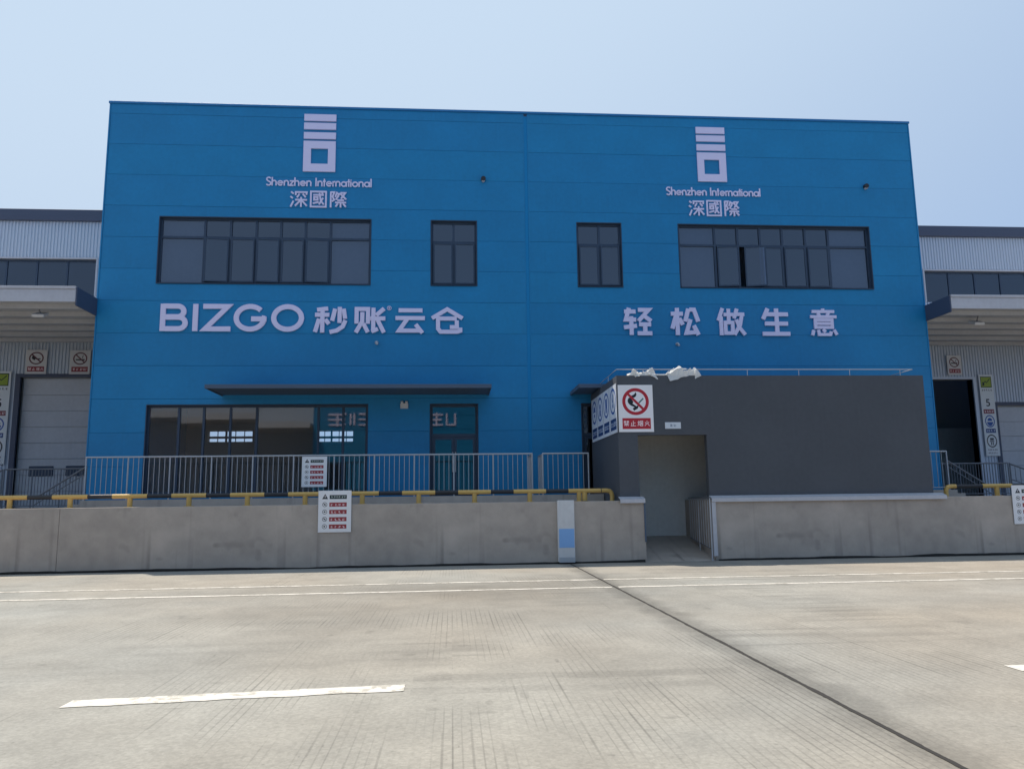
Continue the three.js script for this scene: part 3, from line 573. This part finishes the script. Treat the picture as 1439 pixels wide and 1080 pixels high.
railing('dark railing in front of the tall hazard notice beside the open doorway', [15.5, -4.4], [18.0, -4.4], DH, 1.04, 3, 8, 'bar railings on the dock', { mat: M.railDark });
railing('sloping dark handrail of the step before the pale shutter', [-9.97, -2.6], [-11.3, -2.6], 1.62, 1.02, 1, 9, 'bar railings on the dock', { mat: M.railDark, drop: 0.86, lo: 0.84 });
railing('sloping dark handrail of the step before the open warehouse doorway', [14.72, -2.6], [16.1, -2.6], 1.62, 0.98, 1, 9, 'bar railings on the dock', { mat: M.railDark, drop: 0.86, lo: 0.8 });
railing('sloping dark handrail before the tall notice with a digit near the pale shutter', [-13.15, -4.4], [-14.1, -4.4], DH, 1.12, 1, 5, 'bar railings on the dock', { mat: M.railDark, drop: 0.55, lo: 0.56 });
railing('sloping dark handrail before the shutter beyond the hazard notice', [18.06, -4.4], [19.4, -4.4], DH, 1.02, 1, 7, 'bar railings on the dock', { mat: M.railDark, drop: 0.5, lo: 0.52 });

// ------------------------------------------------------------------ white cover with blue band on the dock face
{
  const t = thing('drain_cover', 'tall white metal cover with a blue band on the dock wall', 'cover', [2.84, 0, 0]);
  mesh('cover', [rb(-0.21, 0.21, 0.05, 1.56, 0.003, 0.14, 0.014)], M.white, t);
  mesh('band', rb(-0.185, 0.195, 0.40, 0.86, 0.136, 0.146, 0.003), M.bluePaint, t);
  mesh('foot_plate', rb(-0.19, 0.20, 0.04, 0.17, 0.136, 0.15, 0.004), M.rail, t);
}

// ------------------------------------------------------------------ printed signs
function canvasTex(w, h, draw) { const c = document.createElement('canvas'); c.width = w; c.height = h; const g = c.getContext('2d'); draw(g, w, h); const t = new THREE.CanvasTexture(c); t.colorSpace = THREE.SRGBColorSpace; t.anisotropy = 8; return t; }
function inkGlyph(g, key, x, y, s, lw, color) {
  g.strokeStyle = color; g.lineWidth = lw; g.lineJoin = 'miter';
  for (const st of G[key]) { const p = st.p || st; g.beginPath(); p.forEach((q, i) => g[i ? 'lineTo' : 'moveTo'](x + q[0] * s / 100, y + q[1] * s / 100)); if (st.closed) g.closePath(); g.stroke(); }
}
function blockText(g, x, y, n, s, color, gap = 1.25, sd = 1) { // unreadable small print
  g.fillStyle = color;
  for (let i = 0; i < n; i++) for (let k = 0; k < 4; k++) { const a = hash(i, k, sd), b = hash(i, k, sd + 9); if (k % 2) g.fillRect(x + i * s * gap + a * s * 0.4, y + k * s * 0.26, s * (0.4 + 0.5 * b), s * 0.15); else g.fillRect(x + i * s * gap + a * s * 0.7, y + b * s * 0.3, s * 0.16, s * 0.75); }
}
function roundel(g, x, y, r, color, slash, fill) {
  g.beginPath(); g.arc(x, y, r, 0, 2 * Math.PI); if (fill) { g.fillStyle = fill; g.fill(); } g.strokeStyle = color; g.lineWidth = r * 0.2; g.stroke();
  if (slash) { g.beginPath(); g.moveTo(x - r * 0.68, y - r * 0.68); g.lineTo(x + r * 0.68, y + r * 0.68); g.stroke(); }
}
const RED = '#b3202c', BLK = '#15161a', PAPER = '#ece9ea', BLU = '#1f4f9c';
const noFire = canvasTex(384, 512, (g, w, h) => {
  g.fillStyle = PAPER; g.fillRect(0, 0, w, h);
  g.save(); g.translate(192, 182); g.fillStyle = BLK;
  // hand with flame at left, match at right
  g.beginPath(); g.moveTo(-44, -66); g.quadraticCurveTo(-4, -76, 2, -104); g.quadraticCurveTo(20, -80, 4, -58); g.quadraticCurveTo(-8, -40, -30, -44); g.closePath(); g.fill();
  g.beginPath(); g.moveTo(-86, -18); g.quadraticCurveTo(-76, -52, -52, -40); g.lineTo(-24, 4); g.lineTo(-34, 22); g.lineTo(6, 50); g.lineTo(-4, 64); g.lineTo(-50, 44); g.quadraticCurveTo(-94, 16, -86, -18); g.fill();
  g.beginPath(); g.moveTo(-34, 74); g.lineTo(34, 36); g.lineTo(24, 74); g.lineTo(-20, 100); g.closePath(); g.fill();
  g.strokeStyle = '#3d6a66'; g.lineWidth = 15; g.beginPath(); g.moveTo(36, 14); g.lineTo(86, -34); g.stroke(); g.restore();
  roundel(g, 192, 182, 134, RED, true); g.lineWidth = 34; g.strokeStyle = RED; g.beginPath(); g.arc(192, 182, 130, 0, 7); g.stroke();
  g.fillStyle = RED; g.fillRect(40, 362, 312, 118);
  ['jin', 'zhi', 'yan', 'huo'].forEach((k, i) => inkGlyph(g, k, 52 + i * 76, 388, 62, 7.5, '#f1dcdc'));
});
const fireSmall = canvasTex(192, 256, (g, w, h) => {
  g.fillStyle = '#cfcdcc'; g.fillRect(0, 0, w, h); g.fillStyle = BLK;
  g.beginPath(); g.moveTo(60, 60); g.lineTo(96, 82); g.lineTo(80, 112); g.lineTo(54, 92); g.fill(); g.fillRect(90, 92, 44, 10);
  roundel(g, 96, 90, 60, '#5b2630', true); g.fillStyle = '#8a3238'; g.fillRect(20, 178, 152, 54); ['jin', 'zhi', 'yan', 'huo'].forEach((k, i) => inkGlyph(g, k, 26 + i * 37, 190, 30, 4, '#eadada'));
});
const smokeSmall = canvasTex(192, 256, (g, w, h) => {
  g.fillStyle = '#cfcdcc'; g.fillRect(0, 0, w, h); g.fillStyle = BLK; g.fillRect(54, 96, 84, 14); g.strokeStyle = BLK; g.lineWidth = 6; g.beginPath(); g.moveTo(120, 88); g.quadraticCurveTo(112, 70, 126, 56); g.stroke(); g.beginPath(); g.moveTo(84, 84); g.lineTo(70, 60); g.stroke();
  roundel(g, 96, 90, 60, '#5b2630', true); g.fillStyle = '#8a3238'; g.fillRect(20, 178, 152, 54); blockText(g, 30, 190, 4, 28, '#eadada', 1.22, 6);
});
const ruleBoard = canvasTex(288, 376, (g, w, h) => {
  g.fillStyle = '#e4e4e6'; g.fillRect(0, 0, w, h);
  g.fillStyle = '#2b2d33'; g.beginPath(); g.moveTo(58, 30); g.lineTo(84, 76); g.lineTo(32, 76); g.fill(); g.fillStyle = '#e4e4e6'; g.fillRect(55, 46, 6, 18);
  g.fillStyle = '#1c2f33'; g.fillRect(98, 40, 150, 36); blockText(g, 108, 47, 6, 19, '#c9cfc9', 1.2, 21);
  for (let k = 0; k < 4; k++) { const y = 108 + k * 66; roundel(g, 56, y + 18, 19, '#333', k % 2 === 0); g.fillStyle = '#333'; g.fillRect(48, y + 11, 15, 13); g.fillStyle = '#96323a'; g.fillRect(96, y, 152, 38); blockText(g, 106, y + 9, 4, 23, '#e6cfd0', 1.5, 31 + k); }
});
function blueNotice(sd) { return canvasTex(192, 300, (g, w, h) => {
  g.fillStyle = '#dfe3ea'; g.fillRect(0, 0, w, h); roundel(g, 96, 100, 74, BLU, false, '#dfe3ea'); g.fillStyle = BLU;
  if (sd === 1) { g.beginPath(); g.arc(96, 88, 30, Math.PI, 0); g.fill(); g.fillRect(56, 88, 80, 9); g.beginPath(); g.arc(96, 112, 22, 0, Math.PI); g.fill(); }
  if (sd === 2) { g.beginPath(); g.arc(96, 84, 22, 0, 7); g.fill(); g.fillRect(74, 106, 44, 40); }
  if (sd === 3) { g.fillRect(72, 56, 48, 62); g.fillRect(72, 118, 20, 30); g.fillRect(100, 118, 20, 30); }
  if (sd === 4) { g.fillRect(90, 54, 12, 60); g.beginPath(); g.arc(96, 128, 14, 0, 7); g.fill(); g.beginPath(); g.moveTo(66, 64); g.lineTo(92, 100); g.lineTo(84, 108); g.fill(); }
  g.fillStyle = '#2a3c6e'; g.fillRect(16, 210, 160, 70); blockText(g, 26, 226, 4, 34, '#d4dcec', 1.12, 40 + sd);
}); }
function tallNotice(digit) { return canvasTex(224, 1024, (g, w, h) => {
  g.fillStyle = '#d9dcdc'; g.fillRect(0, 0, w, h); g.fillStyle = '#93a52c'; g.fillRect(28, 30, 168, 130); g.strokeStyle = '#20301c'; g.lineWidth = 10; g.strokeRect(28, 30, 168, 130);
  g.beginPath(); g.moveTo(46, 140); g.lineTo(100, 84); g.lineTo(120, 104); g.lineTo(176, 52); g.stroke(); g.fillStyle = '#20301c'; g.fillRect(52, 96, 30, 44);
  blockText(g, 34, 182, 5, 26, BLK, 1.3, 51);
  g.fillStyle = BLK; g.font = 'bold 130px sans-serif'; g.textAlign = 'center'; g.fillText(digit, 112, 402);
  g.fillStyle = '#823a40'; g.fillRect(26, 440, 172, 54); blockText(g, 38, 450, 4, 32, '#e8d5d5', 1.25, 55);
  roundel(g, 112, 590, 70, BLU, false, '#d9dcdc'); g.fillStyle = BLU; g.beginPath(); g.arc(112, 600, 48, 0, Math.PI); g.fill(); g.beginPath(); g.arc(112, 586, 38, Math.PI, 0); g.fill();
  g.fillStyle = '#24407a'; g.fillRect(34, 684, 156, 52); blockText(g, 44, 694, 4, 30, '#cfd8e8', 1.2, 57);
  roundel(g, 112, 838, 74, '#2a2b30', false); g.fillStyle = '#3a3b42'; g.fillRect(84, 800, 60, 28); g.fillRect(76, 836, 70, 12); g.fillRect(92, 852, 16, 36); g.fillRect(120, 852, 16, 36);
  blockText(g, 34, 934, 6, 22, '#55313a', 1.22, 60); blockText(g, 34, 974, 6, 22, '#55313a', 1.22, 64);
}); }
function board(name, label, tex, x0, x1, y0, y1, pos, turn = 0, group, lean = 0) {
  const t = thing(name, label, 'sign', pos, group); t.rotation.set(lean, turn, 0);
  mesh('backing', bx(x0, x1, y0, y1, -0.012, 0), M.fascia, t);
  const f = new THREE.PlaneGeometry(x1 - x0 - 0.004, y1 - y0 - 0.004); f.translate((x0 + x1) / 2, (y0 + y1) / 2, 0.003);
  mesh('printed_face', f, new THREE.MeshStandardMaterial({ map: tex, roughness: 0.4 }), t); return t;
}
board('no_fire_sign', 'large square white no fire sign with red ring on the kiosk front', noFire, -0.46, 0.46, -0.62, 0.61, [4.77, 3.90, KZ + 0.016]);
{ // four mandatory notices in a row along the kiosk's side
  const words = ['closest to the front corner', 'second from the front corner', 'third from the front corner', 'closest to the office wall'];
  for (let i = 0; i < 4; i++) board('mandatory_notice', `blue ringed safety notice on the kiosk side wall, ${words[i]}`, blueNotice(4 - i), -0.44, 0.44, -0.64, 0.64, [KX0 - 0.016, 3.92, KZ - 0.46 - i * 0.9], -Math.PI / 2, 'blue notices on the kiosk side');
}
{ const t = canvasTex(128, 48, (g, w, h) => { g.fillStyle = '#cdd2d8'; g.fillRect(0, 0, w, h); blockText(g, 40, 12, 2, 22, '#5f6a7c', 1.3, 71); });
  board('door_plate', 'small pale plate above the kiosk doorway', t, -0.21, 0.21, -0.085, 0.085, [5.735, 3.445, KZ + 0.016]); }
board('rule_board', 'white rule board with red strips hanging over the yellow guard rail on the dock wall', ruleBoard, -0.40, 0.40, -1.01, 0, [-2.86, 1.87, 0.045], 0, 'rule boards', 0.02);
board('rule_board', 'white rule board with red strips tied to the long bar railing', ruleBoard, -0.34, 0.34, -0.83, 0, [-3.76, 2.84, -2.195], 0, 'rule boards');
board('rule_board', 'white rule board with red strips by the dock wall beyond the kiosk flashing', ruleBoard, -0.40, 0.40, -1.01, 0, [15.09, 1.80, 0.045], 0, 'rule boards', 0.02);
const ZW = -8.5;
board('no_fire_sign', 'small no fire sign on corrugated wall above the pale shutter, away from the blue corner', fireSmall, -0.36, 0.36, -0.43, 0.43, [-14.52, 6.60, ZW + 0.10]);
board('no_smoking_sign', 'small no smoking sign on corrugated wall above the pale shutter, beside the blue corner', smokeSmall, -0.35, 0.35, -0.43, 0.43, [-13.04, 6.59, ZW + 0.10]);
board('no_smoking_sign', 'small no smoking sign on corrugated wall above the open dark doorway', smokeSmall, -0.29, 0.29, -0.38, 0.38, [19.26, 6.50, ZW + 0.10]);
board('tall_notice', 'tall white hazard notice column beside the pale shutter frame', tallNotice('6'), -0.35, 0.35, -1.62, 1.62, [-15.66, 4.65, ZW + 0.10]);
board('tall_notice', 'tall white hazard notice column with digit beside the open dark doorway', tallNotice('5'), -0.28, 0.28, -1.56, 1.56, [20.46, 4.57, ZW + 0.10]);

// ------------------------------------------------------------------ warehouses either side
function corrugated(x0, x1, y0, y1, z, holes = []) { // trapezoid ribs, 12 cm apart; holes cut as whole strips
  const pitch = 0.115, prof = [[0, 0], [0.035, 0], [0.055, 0.032], [0.095, 0.032]], P = [], I = [], N = [];
  const xs = []; for (let x = x0; x < x1 - 1e-6; x += pitch) for (const [a, d] of prof) if (x + a < x1) xs.push([x + a, d]); xs.push([x1, 0]);
  for (let i = 0; i < xs.length - 1; i++) {
    const [a, da] = xs[i], [b, db] = xs[i + 1], m = (a + b) / 2; let spans = [[y0, y1]];
    for (const h of holes) if (m > h[0] && m < h[1]) spans = spans.flatMap(([l, u]) => [[l, Math.min(u, h[2])], [Math.max(l, h[3]), u]]).filter(q => q[1] - q[0] > 0.01);
    for (const [l, u] of spans) { const k = P.length / 3; P.push(a, l, z + da, b, l, z + db, b, u, z + db, a, u, z + da); I.push(k, k + 1, k + 2, k, k + 2, k + 3); }
  }
  const g = new THREE.BufferGeometry(); g.setAttribute('position', new THREE.Float32BufferAttribute(P, 3)); g.setIndex(I); g.computeVertexNormals(); return muv(g);
}
function warehouse(label, side) {
  const w = thing('warehouse', label, 'building'), L = side < 0, x0 = L ? -46 : 15.44, x1 = L ? -10.64 : 48, top = 12.18 - (L ? 0 : 0.12);
  const win = L ? [-40, -12.75, 9.0, 10.36] : [18.44, 42, 9.0, 10.26];
  const holes = L ? [win, [-15.02, -11.2, 1.0, 6.06], [-22, -17.5, 1.0, 5.4]] : [win, [18.1, 19.98, 1.0, 5.96], [20.85, 24.8, 1.0, 4.95]];
  mesh('corrugated_wall', corrugated(x0, x1, 1.5, top - 0.4, ZW, holes), M.corr, w);
  mesh('backing_wall', slab(wallShape(x0, x1, 0, top - 0.02, holes), ZW - 0.3, ZW - 0.01), M.inner, w);
  mesh('eave_band', rb(x0, x1, top - 0.42, top, ZW - 0.1, ZW + 0.16, 0.02), M.eave, w);
  mesh('window_flashing', [bx(win[0] - 0.05, win[1] + 0.05, win[3], win[3] + 0.06, ZW - 0.05, ZW + 0.055), bx(L ? win[1] : win[0] - 0.06, L ? win[1] + 0.06 : win[0], win[2], win[3] - 0.002, ZW - 0.05, ZW + 0.055)], M.fascia, w);
  const g = part('window', w), f = [bx(win[0], win[1], win[3] - 0.06, win[3], ZW - 0.16, ZW - 0.1), bx(win[0], win[1], win[2], win[2] + 0.06, ZW - 0.16, ZW - 0.1)]; let n = Math.round((win[1] - win[0]) / 1.06), st = (win[1] - win[0]) / n;
  for (let i = 0; i <= n; i++) { const x = win[0] + i * st; f.push(bx(x - 0.03, x + 0.03, win[2] + 0.061, win[3] - 0.061, ZW - 0.158, ZW - 0.1)); }
  mesh('frame', f, M.frame, g);
  for (let i = 0; i < n; i++) { const p = mesh('pane', new THREE.PlaneGeometry(st - 0.06, win[3] - win[2] - 0.12), M.glassClear, g); p.position.set(win[0] + (i + 0.5) * st, (win[2] + win[3]) / 2, ZW - 0.13); p.rotation.y = rr(-0.004, 0.004); }
  // interior shell
  const zi = -14; mesh('interior_shell', [bx(x0, x1, 0, top - 0.03, zi - 0.2, zi), bx(x0, x0 + 0.2, 0, top - 0.03, zi, ZW - 0.302), bx(x1 - 0.2, x1, 0, top - 0.03, zi, ZW - 0.302)], M.innerDark, w);
  mesh('floor', bx(x0 + 0.2, x1 - 0.2, 1.2, DH - 0.01, zi, ZW + 0.04), M.dock, w);
  mesh('roof', bx(x0 + 0.2, x1 - 0.2, top - 0.3, top - 0.1, zi, ZW - 0.302), M.eave, w);
  // deep canopy over the dock doors
  const c = part('canopy', w), cy0 = 7.30 - (L ? 0 : 0.03), cy1 = 7.73 - (L ? 0 : 0.04), zf = -2.70;
  mesh('deck', bx(x0, x1, cy0 + 0.06, cy1 - 0.08, ZW + 0.04, zf - 0.06), M.soffit, c);
  mesh('fascia', [rb(x0, x1, cy0, cy1 - 0.06, zf - 0.06, zf, 0.008), rb(x0, x1, cy1 - 0.058, cy1 + 0.02, zf - 0.1, zf + 0.03, 0.008)], M.fascia, c);
  mesh('side_fascia', L ? bx(x1 + 0.002, x1 + 0.036, cy0 - 0.1, cy1, ZF + 0.02, zf - 0.01) : bx(x0 - 0.036, x0 - 0.002, cy0 - 0.1, cy1, ZF + 0.02, zf - 0.01), M.eave, c);
  for (let i = 0; i < 6; i++) mesh('purlin', bx(x0 + 0.02, x1 - 0.02, cy0 - 0.08, cy0 + 0.058, zf - 0.5 - i * 0.95 - 0.09, zf - 0.5 - i * 0.95), M.soffit, c);
  for (let x = L ? -19 : 24; Math.abs(x) < 40; x += L ? -6 : 6) mesh('beam', bx(x - 0.08, x + 0.08, cy0 - 0.22, cy0 - 0.082, ZW + 0.04, zf - 0.1), M.soffit, c);
  return w;
}
const whL = warehouse('long grey corrugated warehouse with pale shutter and white edged canopy', -1);
const whR = warehouse('grey corrugated warehouse with an open dark doorway under its white edged canopy', 1);
function shutter(w, x0, x1, top, ports) {
  const d = part('shutter_door', w), h = 0.56; let y = DH + 0.01;
  while (y < top) { const y1 = Math.min(top, y + h); mesh('panel', rb(x0 + 0.01, x1 - 0.01, y, y1 - 0.008, ZW - 0.22, ZW - 0.16, 0.006), M.shutter, d); y = y1; }
  mesh('door_frame', [bx(x0 - 0.17, x0, DH, top + 0.001, ZW - 0.1, ZW + 0.07), bx(x1, x1 + 0.17, DH, top + 0.001, ZW - 0.1, ZW + 0.07), bx(x0 - 0.17, x1 + 0.17, top + 0.002, top + 0.12, ZW - 0.1, ZW + 0.07)], M.eave, d);
  for (const [a, b] of ports) mesh('view_port', [rb(a, b, 2.62, 2.97, ZW - 0.165, ZW - 0.12, 0.02), bx(a + 0.07, b - 0.07, 2.68, 2.91, ZW - 0.1195, ZW - 0.115)], M.frame, d);
}
shutter(whL, -15.02, -11.2, 6.06, [[-14.61, -13.80], [-13.38, -12.58]]); shutter(whL, -22, -17.5, 5.4, []); shutter(whR, 20.85, 24.8, 4.95, []);
mesh('doorway_frame', [bx(18.05, 18.1, DH, 5.96, ZW - 0.3, ZW + 0.06), bx(19.98, 20.1, DH, 5.96, ZW - 0.3, ZW + 0.06), bx(18.05, 20.1, 5.962, 6.05, ZW - 0.3, ZW + 0.06)], M.corr, whR);
mesh('stacked_goods_wall', bx(18.6, 23.5, DH, 4.4, -12.4, -12), M.kioskIn, whR);
for (const [x, z, y, l] of [[-11.95, -3.46, 7.12, 'square white floodlight under the canopy before the pale shutter'], [16.97, -3.76, 7.09, 'square white floodlight under the canopy before the open doorway']]) {
  const t = thing('floodlight', l, 'floodlight', [x, y, z], 'floodlights under the canopies');
  mesh('housing', rb(-0.17, 0.17, -0.06, 0.03, -0.17, 0.17, 0.02), M.white, t); mesh('lens', bx(-0.14, 0.14, -0.066, -0.061, -0.14, 0.14), M.lampGlass, t); mesh('bracket', rod([0, 0.03, 0], [0, 0.30, 0.02], 0.02), M.railDark, t); t.rotation.x = 0.42;
}

// ------------------------------------------------------------------ building across the yard, which the ground floor glass mirrors
{
  const o = thing('opposite_building', 'sunlit blue office and grey warehouse across the yard, mirrored in the ground floor glass', 'building');
  const zo = 26, zc = 24.7, zw = 30.5;
  mesh('dock_wall', rb(-46, 48, 0, DH, 22.0, zw - 0.05, 0.012), M.dock, o);
  for (let k = 1; k < 14; k++) mesh('wall_panel', bx(-9.1, 17, k + 0.54, Math.min(k + 1.52, 14), zo, zo + 0.06), M.blue, o);
  mesh('wall', bx(-9.1, 17, 1.54, 14.02, zo + 0.065, zo + 0.35), M.core, o);
  mesh('side_wall', bx(-9.1, -8.9, 1.54, 14, zo + 0.352, zw + 3), M.blue, o);
  mesh('roof', bx(-8.9, 17, 13.6, 13.9, zo + 0.352, zw + 3), M.inner, o);
  const fl = corrugated(9.14, 46, 1.54, 12, 0); fl.rotateY(Math.PI); fl.translate(0, 0, zw); mesh('corrugated_wall', fl, M.corr, o);
  mesh('back_wall', bx(-46, -9.12, 1.54, 12.2, zw + 0.03, zw + 0.3), M.inner, o);
  mesh('eave_band', bx(-46, -9.12, 11.9, 12.3, zw - 0.2, zw + 0.02), M.eave, o);
  mesh('canopy', bx(-46, -9.12, 7.12, 7.28, zc + 0.06, zw - 0.05), M.soffit, o);
  mesh('canopy_fascia', bx(-46, -9.12, 6.92, 7.34, zc, zc + 0.055), M.fascia, o);
  mesh('window', bx(-8.2, -2, 8.2, 10.3, zo - 0.02, zo - 0.004), M.frame, o); mesh('window', bx(0, 6, 8.2, 10.3, zo - 0.02, zo - 0.004), M.frame, o);
  // white marks of its wall lettering, as blurred in the glass
  const mk = []; const B = (a, b, c, d, k) => mk.push(bx(a, b, c, d, zo - 0.05 - k * 0.002, zo - 0.004));
  B(-8.3, -7.2, 7.55, 7.68, 0); B(-8.3, -7.3, 7.2, 7.32, 1); B(-8.25, -7.25, 6.85, 6.96, 2); B(-7.75, -7.6, 6.8, 7.7, 3); B(-7.0, -6.88, 6.85, 7.65, 0); B(-6.75, -6.62, 6.85, 7.65, 0); B(-6.4, -5.7, 7.55, 7.68, 0); B(-6.4, -5.7, 7.18, 7.30, 0); B(-6.4, -5.7, 6.82, 6.93, 0); B(-5.69, -5.57, 6.82, 7.68, 0);
  B(-1.5, -0.6, 7.5, 7.62, 0); B(-1.4, -0.7, 7.15, 7.28, 0); B(-1.5, -0.6, 6.8, 6.92, 0); B(-1.1, -0.98, 6.78, 7.7, 2); B(-0.4, 0.3, 6.8, 6.92, 0); B(-0.4, -0.28, 6.925, 7.65, 0); B(0.18, 0.3, 6.925, 7.65, 0);
  mesh('lettering', mk, M.letter, o);
}
renderer.render(scene, camera);
